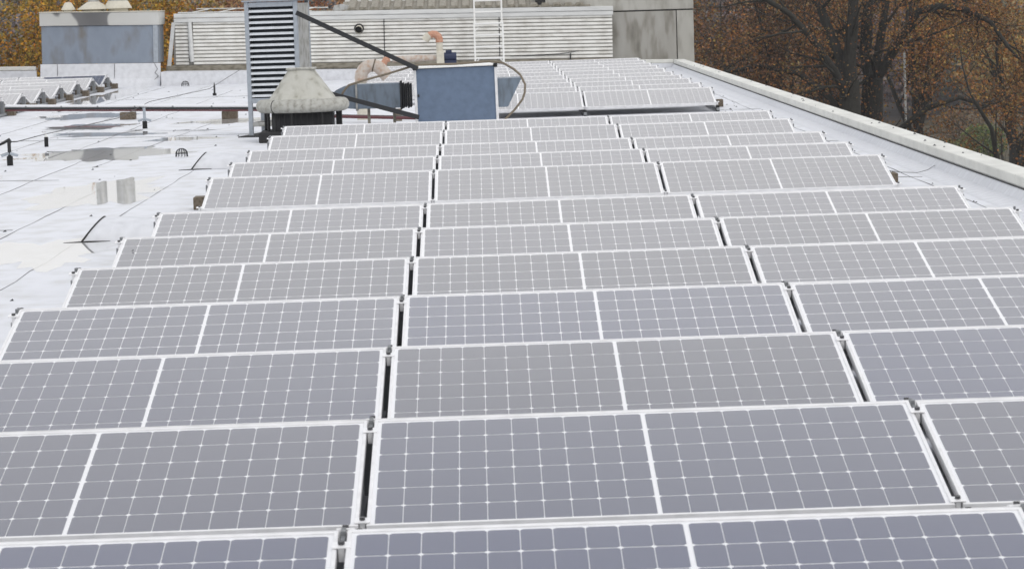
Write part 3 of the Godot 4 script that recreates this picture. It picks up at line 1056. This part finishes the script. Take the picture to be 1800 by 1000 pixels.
	tube(st, [Vector3(1.08, 0.475, 0.036), Vector3(1.14, 0.36, 0.06), Vector3(1.09, 0.29, 0.08), Vector3(1.16, 0.22, 0.10), Vector3(1.07, 0.14, 0.14)], [0.006, 0.008, 0.008, 0.008, 0.004], 5)
	obj("kerb_seam", st, M.seam, t)
	var cw := [["small round vent cowl on the left of the metal box", -8.27, 0.145, 0.085, 0.0], ["wide vent cowl with a stack in the middle of the metal box", -7.76, 0.335, 0.21, 0.11], ["vent cowl with a thick grey stack on the right of the metal box", -7.27, 0.285, 0.20, 0.19]]
	for c in cw:
		var v := thing("vent_cowl", c[0], "vent cowl", V(c[1], 66.1, 1.505), "cowls on the metal box")
		st = begin()
		lathe(st, Vector3.ZERO, [Vector2(c[3], 0.0), Vector2(c[3], 0.10)], 28)
		obj("neck", st, M.cowl, v)
		st = begin()
		var rt: float = maxf(c[4], 0.05)
		lathe(st, Vector3.ZERO, [Vector2(c[3] * 0.8, 0.055), Vector2(c[2], 0.06), Vector2(c[2], 0.068), Vector2(rt + 0.02, 0.205), Vector2(rt, 0.215), Vector2(0.0, 0.22)], 28)
		obj("cone", st, M.cowl, v)
		if c[4] > 0.0:
			st = begin()
			lathe(st, Vector3.ZERO, [Vector2(c[4], 0.175), Vector2(c[4], 1.0), Vector2(0.0, 1.0)], 28)
			obj("stack", st, M.galv_side, v)

# ------------------------------------------------------------------ small fittings on the roof
func fittings() -> void:
	var st: SurfaceTool
	var t: Node3D
	# service pipes across the roof
	t = thing("pipe_run", "pale insulated pipe with a red pipe below crossing the left roof", "pipe", V(-7.0, 48.8, 0))
	var a := Vector3(-0.1, 0.15, 0)
	var b := Vector3(4.2, 0.15, 4.1)
	st = begin()
	rod(st, a + Vector3(0, 0.035, 0), b + Vector3(0, 0.035, 0), 0.022, 12)
	obj("pale_pipe", st, M.pipe, t)
	st = begin()
	rod(st, a + Vector3(0, 0.001, 0.012), b + Vector3(0, 0.001, 0.012), 0.016, 10)
	obj("grey_pipe", st, M.strut, t)
	st = begin()
	rod(st, a + Vector3(0, -0.027, 0.02), b + Vector3(0, -0.027, 0.02), 0.012, 10)
	obj("red_pipe", st, M.red, t)
	for i in 7:
		st = begin()
		var c := a.lerp(b, (i + 0.6) / 7.2)
		tube(st, [c + Vector3(-0.012, 0.028, -0.012), c + Vector3(0.012, 0.028, 0.012)], [0.024, 0.024], 12)
		obj("pipe_clip", st, M.rail, t)
	for s in [[-5.05, 46.62, "left", "below the pipe run, beside the clamp post"], [-3.52, 45.6, "right", "below the pipe run, near the louvred cabinet"]]:
		st = begin()
		box(st, Vector3(0, 0.0625, 0), Vector3(0.215, 0.105, 0.22), 0.006)
		var k := solo("support_block", st, M.block, "brown concrete support block %s" % s[3], "concrete block", V(s[0], s[1], 0), "pipe support blocks")
		k.position.y = -0.008
	# posts of the lightning wire
	var posts := [[-5.13, 38.37, 0, "short black wire post standing in the puddle"], [-4.94, 34.05, 1, "grey wire post with cross wings on a black base at left edge"], [-4.44, 42.97, 1, "grey clamp post with cross wings just below the pipe run"]]
	for p in posts:
		t = thing("wire_post", p[3], "post", V(p[0], p[1], 0), "posts of the lightning wire")
		st = begin()
		if p[2] == 0:
			rod(st, Vector3.ZERO, Vector3(0, 0.115, 0), 0.024, 12)
			obj("base", st, M.rubber, t)
			st = begin()
			rod(st, Vector3(0, 0.115, 0), Vector3(0, 0.15, 0), 0.014, 8)
			obj("holder", st, M.white, t)
		else:
			rod(st, Vector3.ZERO, Vector3(0, 0.098, 0), 0.032, 12)
			obj("base", st, M.rubber, t)
			st = begin()
			rod(st, Vector3(0, 0.098, 0), Vector3(-0.002, 0.275, 0), 0.019, 10)
			obj("pole", st, M.strut if p[1] < 40 else M.galv, t)
			for s in [-1.0, 1.0]:
				st = begin()
				box(st, Vector3.ZERO, Vector3(0.085, 0.028, 0.05), 0.004, Transform3D(Basis(Vector3(0, 0, 1), -s * 0.30), Vector3(s * 0.045, 0.115, 0)))
				obj("wing", st, M.galv, t)
			if p[1] < 40:
				st = begin()
				tube(st, [Vector3(-0.11, 0.215, 0), Vector3(-0.045, 0.245, 0), Vector3(0.0, 0.27, 0), Vector3(0.02, 0.235, 0)], [0.012, 0.016, 0.02, 0.016], 8)
				obj("wire_clamp", st, M.strut, t)
	st = begin()
	var wp := [V(-5.9, 32.0, 0.02), V(-5.25, 33.7, 0.16), V(-5.0, 34.05, 0.245), V(-4.9, 34.3, 0.235), V(-5.14, 38.3, 0.15), V(-4.92, 44.2, 0.11), V(-4.87, 48.0, 0.205), V(-4.82, 58.0, 0.10), V(-4.75, 65.0, 0.29)]
	var wr := []
	for i in wp.size(): wr.append(0.005)
	tube(st, wp, wr, 6)
	solo("lightning_wire", st, M.strut, "thin grey lightning wire running down the left roof between posts", "wire")
	# spike
	t = thing("vent_spike", "small pointed black roof spike near the shed", "spike", V(-4.66, 57.1, 0))
	st = begin()
	lathe(st, Vector3.ZERO, [Vector2(0.034, 0), Vector2(0.034, 0.045), Vector2(0.0, 0.045)], 10)
	obj("base", st, M.rubber, t)
	st = begin()
	lathe(st, Vector3.ZERO, [Vector2(0.017, 0.045), Vector2(0.017, 0.16), Vector2(0.003, 0.235)], 10)
	obj("spike", st, M.strut, t)
	# leaf guards over the drains
	for d in [[-3.19, 34.5, 0.065, "wire leaf guard over the roof drain by the puddle"], [-5.78, 63.9, 0.075, "wire leaf guard over the drain near the vent box"]]:
		t = thing("drain_guard", d[3], "drain guard", V(d[0], d[1], 0), "wire guards over drains")
		for i in 6:
			st = begin()
			var pts := []
			var rr := []
			for k in 9:
				var an := PI * k / 8.0
				pts.append(Vector3(cos(an) * d[2] * cos(PI * i / 6), 0.01 + pow(sin(an), 0.6) * d[2] * 1.35, cos(an) * d[2] * sin(PI * i / 6)))
				rr.append(0.0035)
			tube(st, pts, rr, 5)
			obj("wire", st, M.strut, t)
		st = begin()
		var pr := []
		var pq := []
		for k in 17:
			var an := TAU * k / 16.0
			pr.append(Vector3(cos(an) * d[2] * 1.02, d[2] * 0.7, sin(an) * d[2] * 1.02))
			pq.append(0.0035)
		tube(st, pr, pq, 5)
		obj("ring", st, M.strut, t)

# ------------------------------------------------------------------ landscape
func leaf_quad(st: SurfaceTool, p: Vector3, s: float, c: Color) -> void:
	var d := Vector3(rng.randf_range(-1, 1), rng.randf_range(-0.9, 0.5), rng.randf_range(-1, 1)).normalized()
	var w := Vector3(rng.randf_range(-1, 1), rng.randf_range(-1, 1), rng.randf_range(-1, 1)).cross(d).normalized()
	var n := d.cross(w) * s * 0.15
	var a := p - d * s * 0.5
	var b := p + d * s * 0.5
	var l := p + w * s * 0.38 + n
	var r := p - w * s * 0.38 + n
	st.set_color(c)
	var n1 := (l - a).cross(b - a).normalized()
	var n2 := (b - a).cross(r - a).normalized()
	st.set_normal(-n1); st.add_vertex(a); st.add_vertex(l); st.add_vertex(b)
	st.set_normal(-n2); st.add_vertex(a); st.add_vertex(b); st.add_vertex(r)

func pick(pal: Array) -> Color:
	var c: Color = pal[rng.randi() % pal.size()]
	var k := rng.randf_range(0.65, 1.35)
	return Color(c.r * k, c.g * k * rng.randf_range(0.9, 1.1), c.b * k)

func grow(st: SurfaceTool, tips: Array, p: Vector3, d: Vector3, l: float, r: float, lev: int, top: int) -> void:
	var pts := [p]
	var rad := [r]
	for i in 4:
		d = (d + Vector3(rng.randf_range(-1, 1), rng.randf_range(-0.7, 0.9), rng.randf_range(-1, 1)) * 0.22).normalized()
		p += d * l * 0.25
		pts.append(p)
		rad.append(r * (1.0 - 0.14 * (i + 1)))
	tube(st, pts, rad, 7 if lev == 0 else (5 if lev == 1 else 3), false)
	sprout(st, tips, pts, rad, d, l, lev, top)

func sprout(st: SurfaceTool, tips: Array, pts: Array, rad: Array, d: Vector3, l: float, lev: int, top: int) -> void:
	if lev >= top - 1:
		for i in range(1, pts.size()): tips.append(pts[i])
	if lev >= top: return
	for k in 3:
		var i := rng.randi_range(1, pts.size() - 1)
		var side := Vector3(rng.randf_range(-1, 1), rng.randf_range(-0.5, 0.8), rng.randf_range(-1, 1)).normalized()
		grow(st, tips, pts[i], (d + side * rng.randf_range(0.6, 1.2)).normalized(), l * rng.randf_range(0.5, 0.75), rad[i] * 0.55, lev + 1, top)
	grow(st, tips, pts[-1], d, l * rng.randf_range(0.6, 0.8), rad[-1] * 0.8, lev + 1, top)

# limbs: hand-laid main limbs as lists of points relative to the base, else grown freely.
func tree(label: String, base: Vector3, height: float, spread: float, girth: float, leaves: int, leaf: float, pal: Array, sd: int, limbs := [], group := "trees beyond the roof") -> void:
	rng.seed = sd
	var t := thing("tree", label, "tree", base, group)
	var st := begin()
	var tips := []
	if limbs.is_empty():
		var fork := height * rng.randf_range(0.32, 0.42)
		var lean := Vector3(rng.randf_range(-0.4, 0.4), 0, rng.randf_range(-0.4, 0.4))
		tube(st, [Vector3.ZERO, Vector3(lean.x * 0.5, fork * 0.5, lean.z * 0.5), Vector3(lean.x, fork, lean.z)], [girth * 1.2, girth, girth * 0.85], 9, false)
		var n := 5
		for k in n:
			var a := TAU * k / n + rng.randf_range(-0.4, 0.4)
			var out := rng.randf_range(0.35, 0.85) * spread / (height * 0.6)
			grow(st, tips, Vector3(lean.x, fork * rng.randf_range(0.8, 1.0), lean.z), Vector3(cos(a) * out, 1.0, sin(a) * out).normalized(), height * 0.30, girth * 0.5, 0, 3)
	else:
		for lb in limbs:
			var pts: Array = lb[0]
			var n := pts.size()
			var rad := []
			for i in n: rad.append(lerpf(lb[1], lb[2], float(i) / (n - 1)))
			tube(st, pts, rad, 9, false)
			var l: float = lb[3]
			if l <= 0.0: continue
			for i in range(1, n):
				for q in 2:
					var side := Vector3(rng.randf_range(-1, 1), rng.randf_range(-0.6, 0.7), rng.randf_range(-1, 1)).normalized()
					var dd: Vector3 = (pts[i] - pts[i - 1]).normalized()
					grow(st, tips, pts[i].lerp(pts[i - 1], rng.randf()), (dd * 0.5 + side).normalized(), l * rng.randf_range(0.6, 1.0), minf(rad[i] * 0.5, 0.06), 1, 3)
			grow(st, tips, pts[-1], (pts[-1] - pts[-2]).normalized(), l, rad[-1] * 0.8, 1, 3)
	obj("trunk", st, M.bark, t)
	st = begin()
	var tint := []
	for i in tips.size(): tint.append(pick(pal) * rng.randf_range(0.45, 1.6))
	for i in leaves:
		var ti := rng.randi() % tips.size()
		var p: Vector3 = tips[ti]
		if not limbs.is_empty() and p.z > 0.15 and absf(p.x) < 1.1 and rng.randf() < 0.8: continue
		p += Vector3(rng.randfn(), rng.randfn(), rng.randfn()) * 0.15 * spread / 4.0
		leaf_quad(st, p, leaf * rng.randf_range(0.6, 1.3), pick(pal).lerp(tint[ti], 0.6))
	part("crown", finish(st, M.leaf, false), t)

func landscape() -> void:
	var st := begin()
	# ground sheet, then the wooded rise beyond it
	quad(st, V(-900, -300, -9), V(-900, 1500, -9), V(900, 1500, -9), V(900, -300, -9))
	structure("ground", st, M.ground)
	st = begin()
	st.set_smooth_group(1)
	var nz := FastNoiseLite.new()
	nz.seed = 12
	nz.frequency = 0.01
	var hh := func(x: float, y: float) -> float:
		var k := clampf((y - 245.0) / 260.0, 0.0, 1.0)
		return -8.99 + 14.5 * k * k * (3 - 2 * k) + 2.5 * k * nz.get_noise_2d(x, y)
	var nx := 40
	var ny := 24
	for i in nx:
		for j in ny:
			var x0 := -320.0 + 640.0 * i / nx
			var x1 := -320.0 + 640.0 * (i + 1) / nx
			var y0 := 245.0 + 355.0 * j / ny
			var y1 := 245.0 + 355.0 * (j + 1) / ny
			quad(st, V(x0, y0, hh.call(x0, y0)), V(x0, y1, hh.call(x0, y1)), V(x1, y1, hh.call(x1, y1)), V(x1, y0, hh.call(x1, y0)))
	st.set_smooth_group(-1)
	structure("wooded_hill", st, M.hillside)
	# far wood
	rng.seed = 900
	st = begin()
	for i in 26:
		leaf_quad(st, Vector3(rng.randfn(), rng.randfn() * 0.8, rng.randfn()) * 0.55, 0.42 * rng.randf_range(0.6, 1.3), gray(1.0))
	var clump := finish(st, M.leaf, false)
	var pals := [[Color(0.19, 0.15, 0.14), Color(0.15, 0.125, 0.125)], [Color(0.30, 0.16, 0.07), Color(0.24, 0.13, 0.07)], [Color(0.17, 0.17, 0.11), Color(0.14, 0.15, 0.12)], [Color(0.34, 0.24, 0.09), Color(0.27, 0.20, 0.08)], [Color(0.17, 0.135, 0.125), Color(0.21, 0.155, 0.13)]]
	var xf := []
	var cols := []
	for i in 620:
		var y := 235.0 + 200.0 * pow(rng.randf(), 0.8)
		var x := y * rng.randf_range(-0.21, 0.23)
		var h: float = hh.call(x, y)
		var th := rng.randf_range(7.0, 11.0)
		var pal: Array = pals[rng.randi() % pals.size()]
		for k in 46:
			var v := Vector3(rng.randfn(), rng.randfn(), rng.randfn()).normalized() * pow(rng.randf(), 0.4)
			xf.append(Transform3D(Basis(Vector3.UP, rng.randf() * TAU).scaled(Vector3.ONE * rng.randf_range(0.7, 1.5)), V(x + v.x * 3.0, y + v.z * 3.0, h + th * 0.58 + v.y * th * 0.42)))
			cols.append(pick(pal))
	var mm := MultiMesh.new()
	mm.transform_format = MultiMesh.TRANSFORM_3D
	mm.use_colors = true
	mm.mesh = clump
	mm.instance_count = xf.size()
	for i in xf.size():
		mm.set_instance_transform(i, xf[i])
		mm.set_instance_color(i, cols[i])
	var mi := MultiMeshInstance3D.new()
	mi.name = "far_wood"
	mi.multimesh = mm
	add_child(mi)
	mi.set_meta("kind", "stuff")
	tag(mi, "far-off autumn wood covering the rise beyond the trees", "wood")
	# garden wall and pole beyond the right parapet
	st = begin()
	span(st, V(31.5, 226.0, -9.0), V(62, 226.4, -7.9), 0.03)
	solo("garden_wall", st, M.wallstone, "pale garden wall far behind the trees at right", "wall")
	st = begin()
	rod(st, Vector3.ZERO, Vector3(0, 8.1, 0), 0.04, 10)
	solo("pale_pole", st, M.galv_side, "thin pale pole standing among the right-hand trees", "pole", V(14.55, 112.0, -9.0))

	var sp := [[25.5, 178, 1.5, "round olive shrub at left below the garden wall"], [28.6, 186, 1.9, "tall green shrub below the left end of the garden wall"], [31.2, 172, 1.4, "low brown shrub in front of the garden wall"], [34.0, 192, 2.0, "broad green shrub close to the garden wall"], [23.0, 196, 1.8, "dark shrub behind the plane trees"], [30.0, 205, 2.2, "yellow green bush rising beside the garden wall"]]
	for i in sp.size():
		rng.seed = 700 + i
		var sh := thing("shrub", sp[i][3], "shrub", V(sp[i][0], sp[i][1], -9.0), "shrubs near the garden wall")
		st = begin()
		var hgt: float = sp[i][2]
		for k in 7:
			var an := TAU * k / 7
			rod(st, Vector3(cos(an) * 0.08, 0, sin(an) * 0.08), Vector3(cos(an) * hgt * 0.45, hgt * 0.8, sin(an) * hgt * 0.45), 0.025, 4)
		obj("stems", st, M.bark, sh)
		st = begin()
		var gp: Array = [[Color(0.16, 0.16, 0.06), Color(0.11, 0.13, 0.05)], [Color(0.10, 0.14, 0.05), Color(0.16, 0.17, 0.05)], [Color(0.20, 0.13, 0.07), Color(0.15, 0.11, 0.07)]][i % 3]
		for k in 1500:
			var v := Vector3(rng.randfn(), rng.randfn(), rng.randfn()).normalized() * pow(rng.randf(), 0.35)
			leaf_quad(st, Vector3(v.x * hgt * 0.75, hgt * 0.62 + v.y * hgt * 0.6, v.z * hgt * 0.75), 0.17, pick(gp))
		part("foliage", finish(st, M.leaf, false), sh)

	# hero plane trees at right; limbs traced as real positions in metres
	var brown := [Color(0.28, 0.115, 0.04), Color(0.18, 0.088, 0.042), Color(0.36, 0.15, 0.042), Color(0.13, 0.09, 0.055), Color(0.24, 0.17, 0.055), Color(0.14, 0.10, 0.07)]
	var orange := [Color(0.42, 0.17, 0.05), Color(0.32, 0.135, 0.045), Color(0.44, 0.25, 0.065), Color(0.24, 0.14, 0.055), Color(0.28, 0.225, 0.06)]
	var dull := [Color(0.13, 0.088, 0.065), Color(0.16, 0.09, 0.05), Color(0.10, 0.08, 0.068), Color(0.20, 0.10, 0.05)]
	var yellow := [Color(0.50, 0.29, 0.035), Color(0.40, 0.22, 0.035), Color(0.28, 0.21, 0.035), Color(0.54, 0.22, 0.03), Color(0.16, 0.14, 0.05)]
	var la := [
		[[Vector3(0, 0, 0), Vector3(0.05, 3.2, 0), Vector3(0.0, 6.4, 0), Vector3(0.02, 7.6, 0)], 0.45, 0.30, 0.0],
		[[Vector3(0.02, 7.4, 0), Vector3(0.0, 8.2, 0.1), Vector3(0.12, 9.2, 0.2), Vector3(0.2, 10.6, 0.2), Vector3(0.1, 12.5, 0)], 0.24, 0.12, 2.2],
		[[Vector3(-0.02, 7.3, 0), Vector3(-0.25, 8.3, -0.2), Vector3(-0.6, 9.3, -0.5), Vector3(-0.85, 10.2, -0.7), Vector3(-1.1, 12.0, -1.0)], 0.21, 0.10, 2.2],
		[[Vector3(-0.05, 7.0, 0), Vector3(-0.5, 7.9, 0.6), Vector3(-1.2, 8.9, 1.0), Vector3(-1.9, 9.7, 1.2), Vector3(-3.0, 10.4, 1.5)], 0.14, 0.07, 2.0],
		[[Vector3(-0.05, 6.2, 0), Vector3(-0.5, 7.0, -0.5), Vector3(-1.4, 7.8, -1.0), Vector3(-2.6, 8.1, -1.3), Vector3(-3.8, 7.9, -1.2), Vector3(-4.4, 7.2, -1.2)], 0.12, 0.05, 1.7]]
	tree("large plane tree with a forked dark trunk behind the parapet, left stem", V(11.28, 100, -9), 13, 5.0, 0.4, 15000, 0.075, brown, 41, la)
	var lb := [
		[[Vector3(0, 0, 0), Vector3(-0.05, 3.5, 0), Vector3(0.05, 6.6, 0), Vector3(0.1, 7.6, 0)], 0.42, 0.32, 0.0],
		[[Vector3(0.08, 7.4, 0), Vector3(-0.12, 8.4, 0), Vector3(0.0, 9.6, 0), Vector3(0.0, 11.0, 0.2), Vector3(-0.1, 12.6, 0.4)], 0.23, 0.12, 2.2],
		[[Vector3(0.1, 7.5, 0), Vector3(0.3, 8.6, 0.3), Vector3(0.5, 9.8, 0.4), Vector3(0.8, 11.4, 0.5)], 0.16, 0.09, 2.0],
		[[Vector3(0.12, 7.4, 0), Vector3(0.55, 8.1, 0.3), Vector3(1.0, 8.9, 0.5), Vector3(1.5, 9.6, 0.6), Vector3(2.1, 9.75, 0.6), Vector3(3.0, 9.6, 0.6), Vector3(3.7, 9.2, 0.8), Vector3(4.2, 8.4, 1.0)], 0.17, 0.06, 2.0],
		[[Vector3(0.1, 5.3, 0), Vector3(0.8, 5.9, 0.4), Vector3(1.7, 6.6, 0.6), Vector3(2.7, 6.9, 0.7), Vector3(3.8, 6.5, 0.7)], 0.13, 0.05, 1.7]]
	tree("large plane tree with a long limb arching right behind the parapet", V(12.15, 102, -9), 13, 5.0, 0.4, 15000, 0.075, brown, 42, lb)
	var lc := [
		[[Vector3(0, 0, 0), Vector3(0.1, 3.0, 0), Vector3(-0.02, 4.6, 0)], 0.17, 0.13, 0.0],
		[[Vector3(-0.02, 4.5, 0), Vector3(-0.3, 5.2, 0), Vector3(-0.5, 6.2, 0.3), Vector3(-1.0, 7.0, 0.5)], 0.10, 0.05, 1.5],
		[[Vector3(0.0, 4.4, 0), Vector3(0.5, 5.2, -0.3), Vector3(1.1, 6.2, -0.5), Vector3(1.5, 7.5, -0.5)], 0.10, 0.05, 1.5]]
	tree("small thin tree with a low fork at the far right edge", V(15.3, 95, -9), 9, 3.0, 0.16, 4200, 0.085, brown, 43, lc)
	tree("dark brown tree close behind the end of the concrete building", V(8.6, 104, -9), 13, 5.0, 0.3, 10000, 0.10, dull, 44)
	tree("dull brown tree between concrete building and large plane trees", V(10.2, 116, -9), 13, 5.0, 0.3, 10000, 0.105, brown, 45)
	tree("bright orange tree low behind the arching limb", V(16.4, 124, -9), 12, 5.0, 0.28, 12000, 0.105, orange, 46)
	tree("golden tree at the right edge behind the small thin tree", V(19.2, 118, -9), 12, 5.0, 0.28, 10000, 0.105, orange, 47)
	tree("brown tree standing between the two large plane trees and further back", V(13.6, 134, -9), 13, 5.0, 0.3, 9000, 0.12, dull, 48)
	tree("yellow orange tree left of the metal vent box", V(-14.9, 96, -9), 11.6, 4.2, 0.3, 17000, 0.11, yellow, 51)
	tree("olive and orange tree directly behind the metal vent box", V(-12.2, 104, -9), 11.8, 4.2, 0.3, 15000, 0.11, yellow, 52)
	tree("yellow tree between the metal vent box and the slatted shed", V(-9.6, 98, -9), 11.4, 4.0, 0.28, 15000, 0.11, yellow, 53)
	tree("rust orange tree rising behind the louvred cabinet", V(-7.4, 128, -9), 11.6, 4.0, 0.26, 10000, 0.15, [Color(0.30, 0.11, 0.045), Color(0.24, 0.09, 0.04), Color(0.34, 0.16, 0.06)], 54)
	tree("pale orange tree seen above the shed beside the ribbed roof", V(-4.9, 118, -9), 11.6, 3.6, 0.26, 10000, 0.14, [Color(0.38, 0.20, 0.10), Color(0.30, 0.15, 0.08), Color(0.42, 0.28, 0.12)], 55)

func _ready() -> void:
	materials()
	camera_and_light()
	landscape()
	roof()
	far_buildings()
	panels()
	plant()
	fittings()
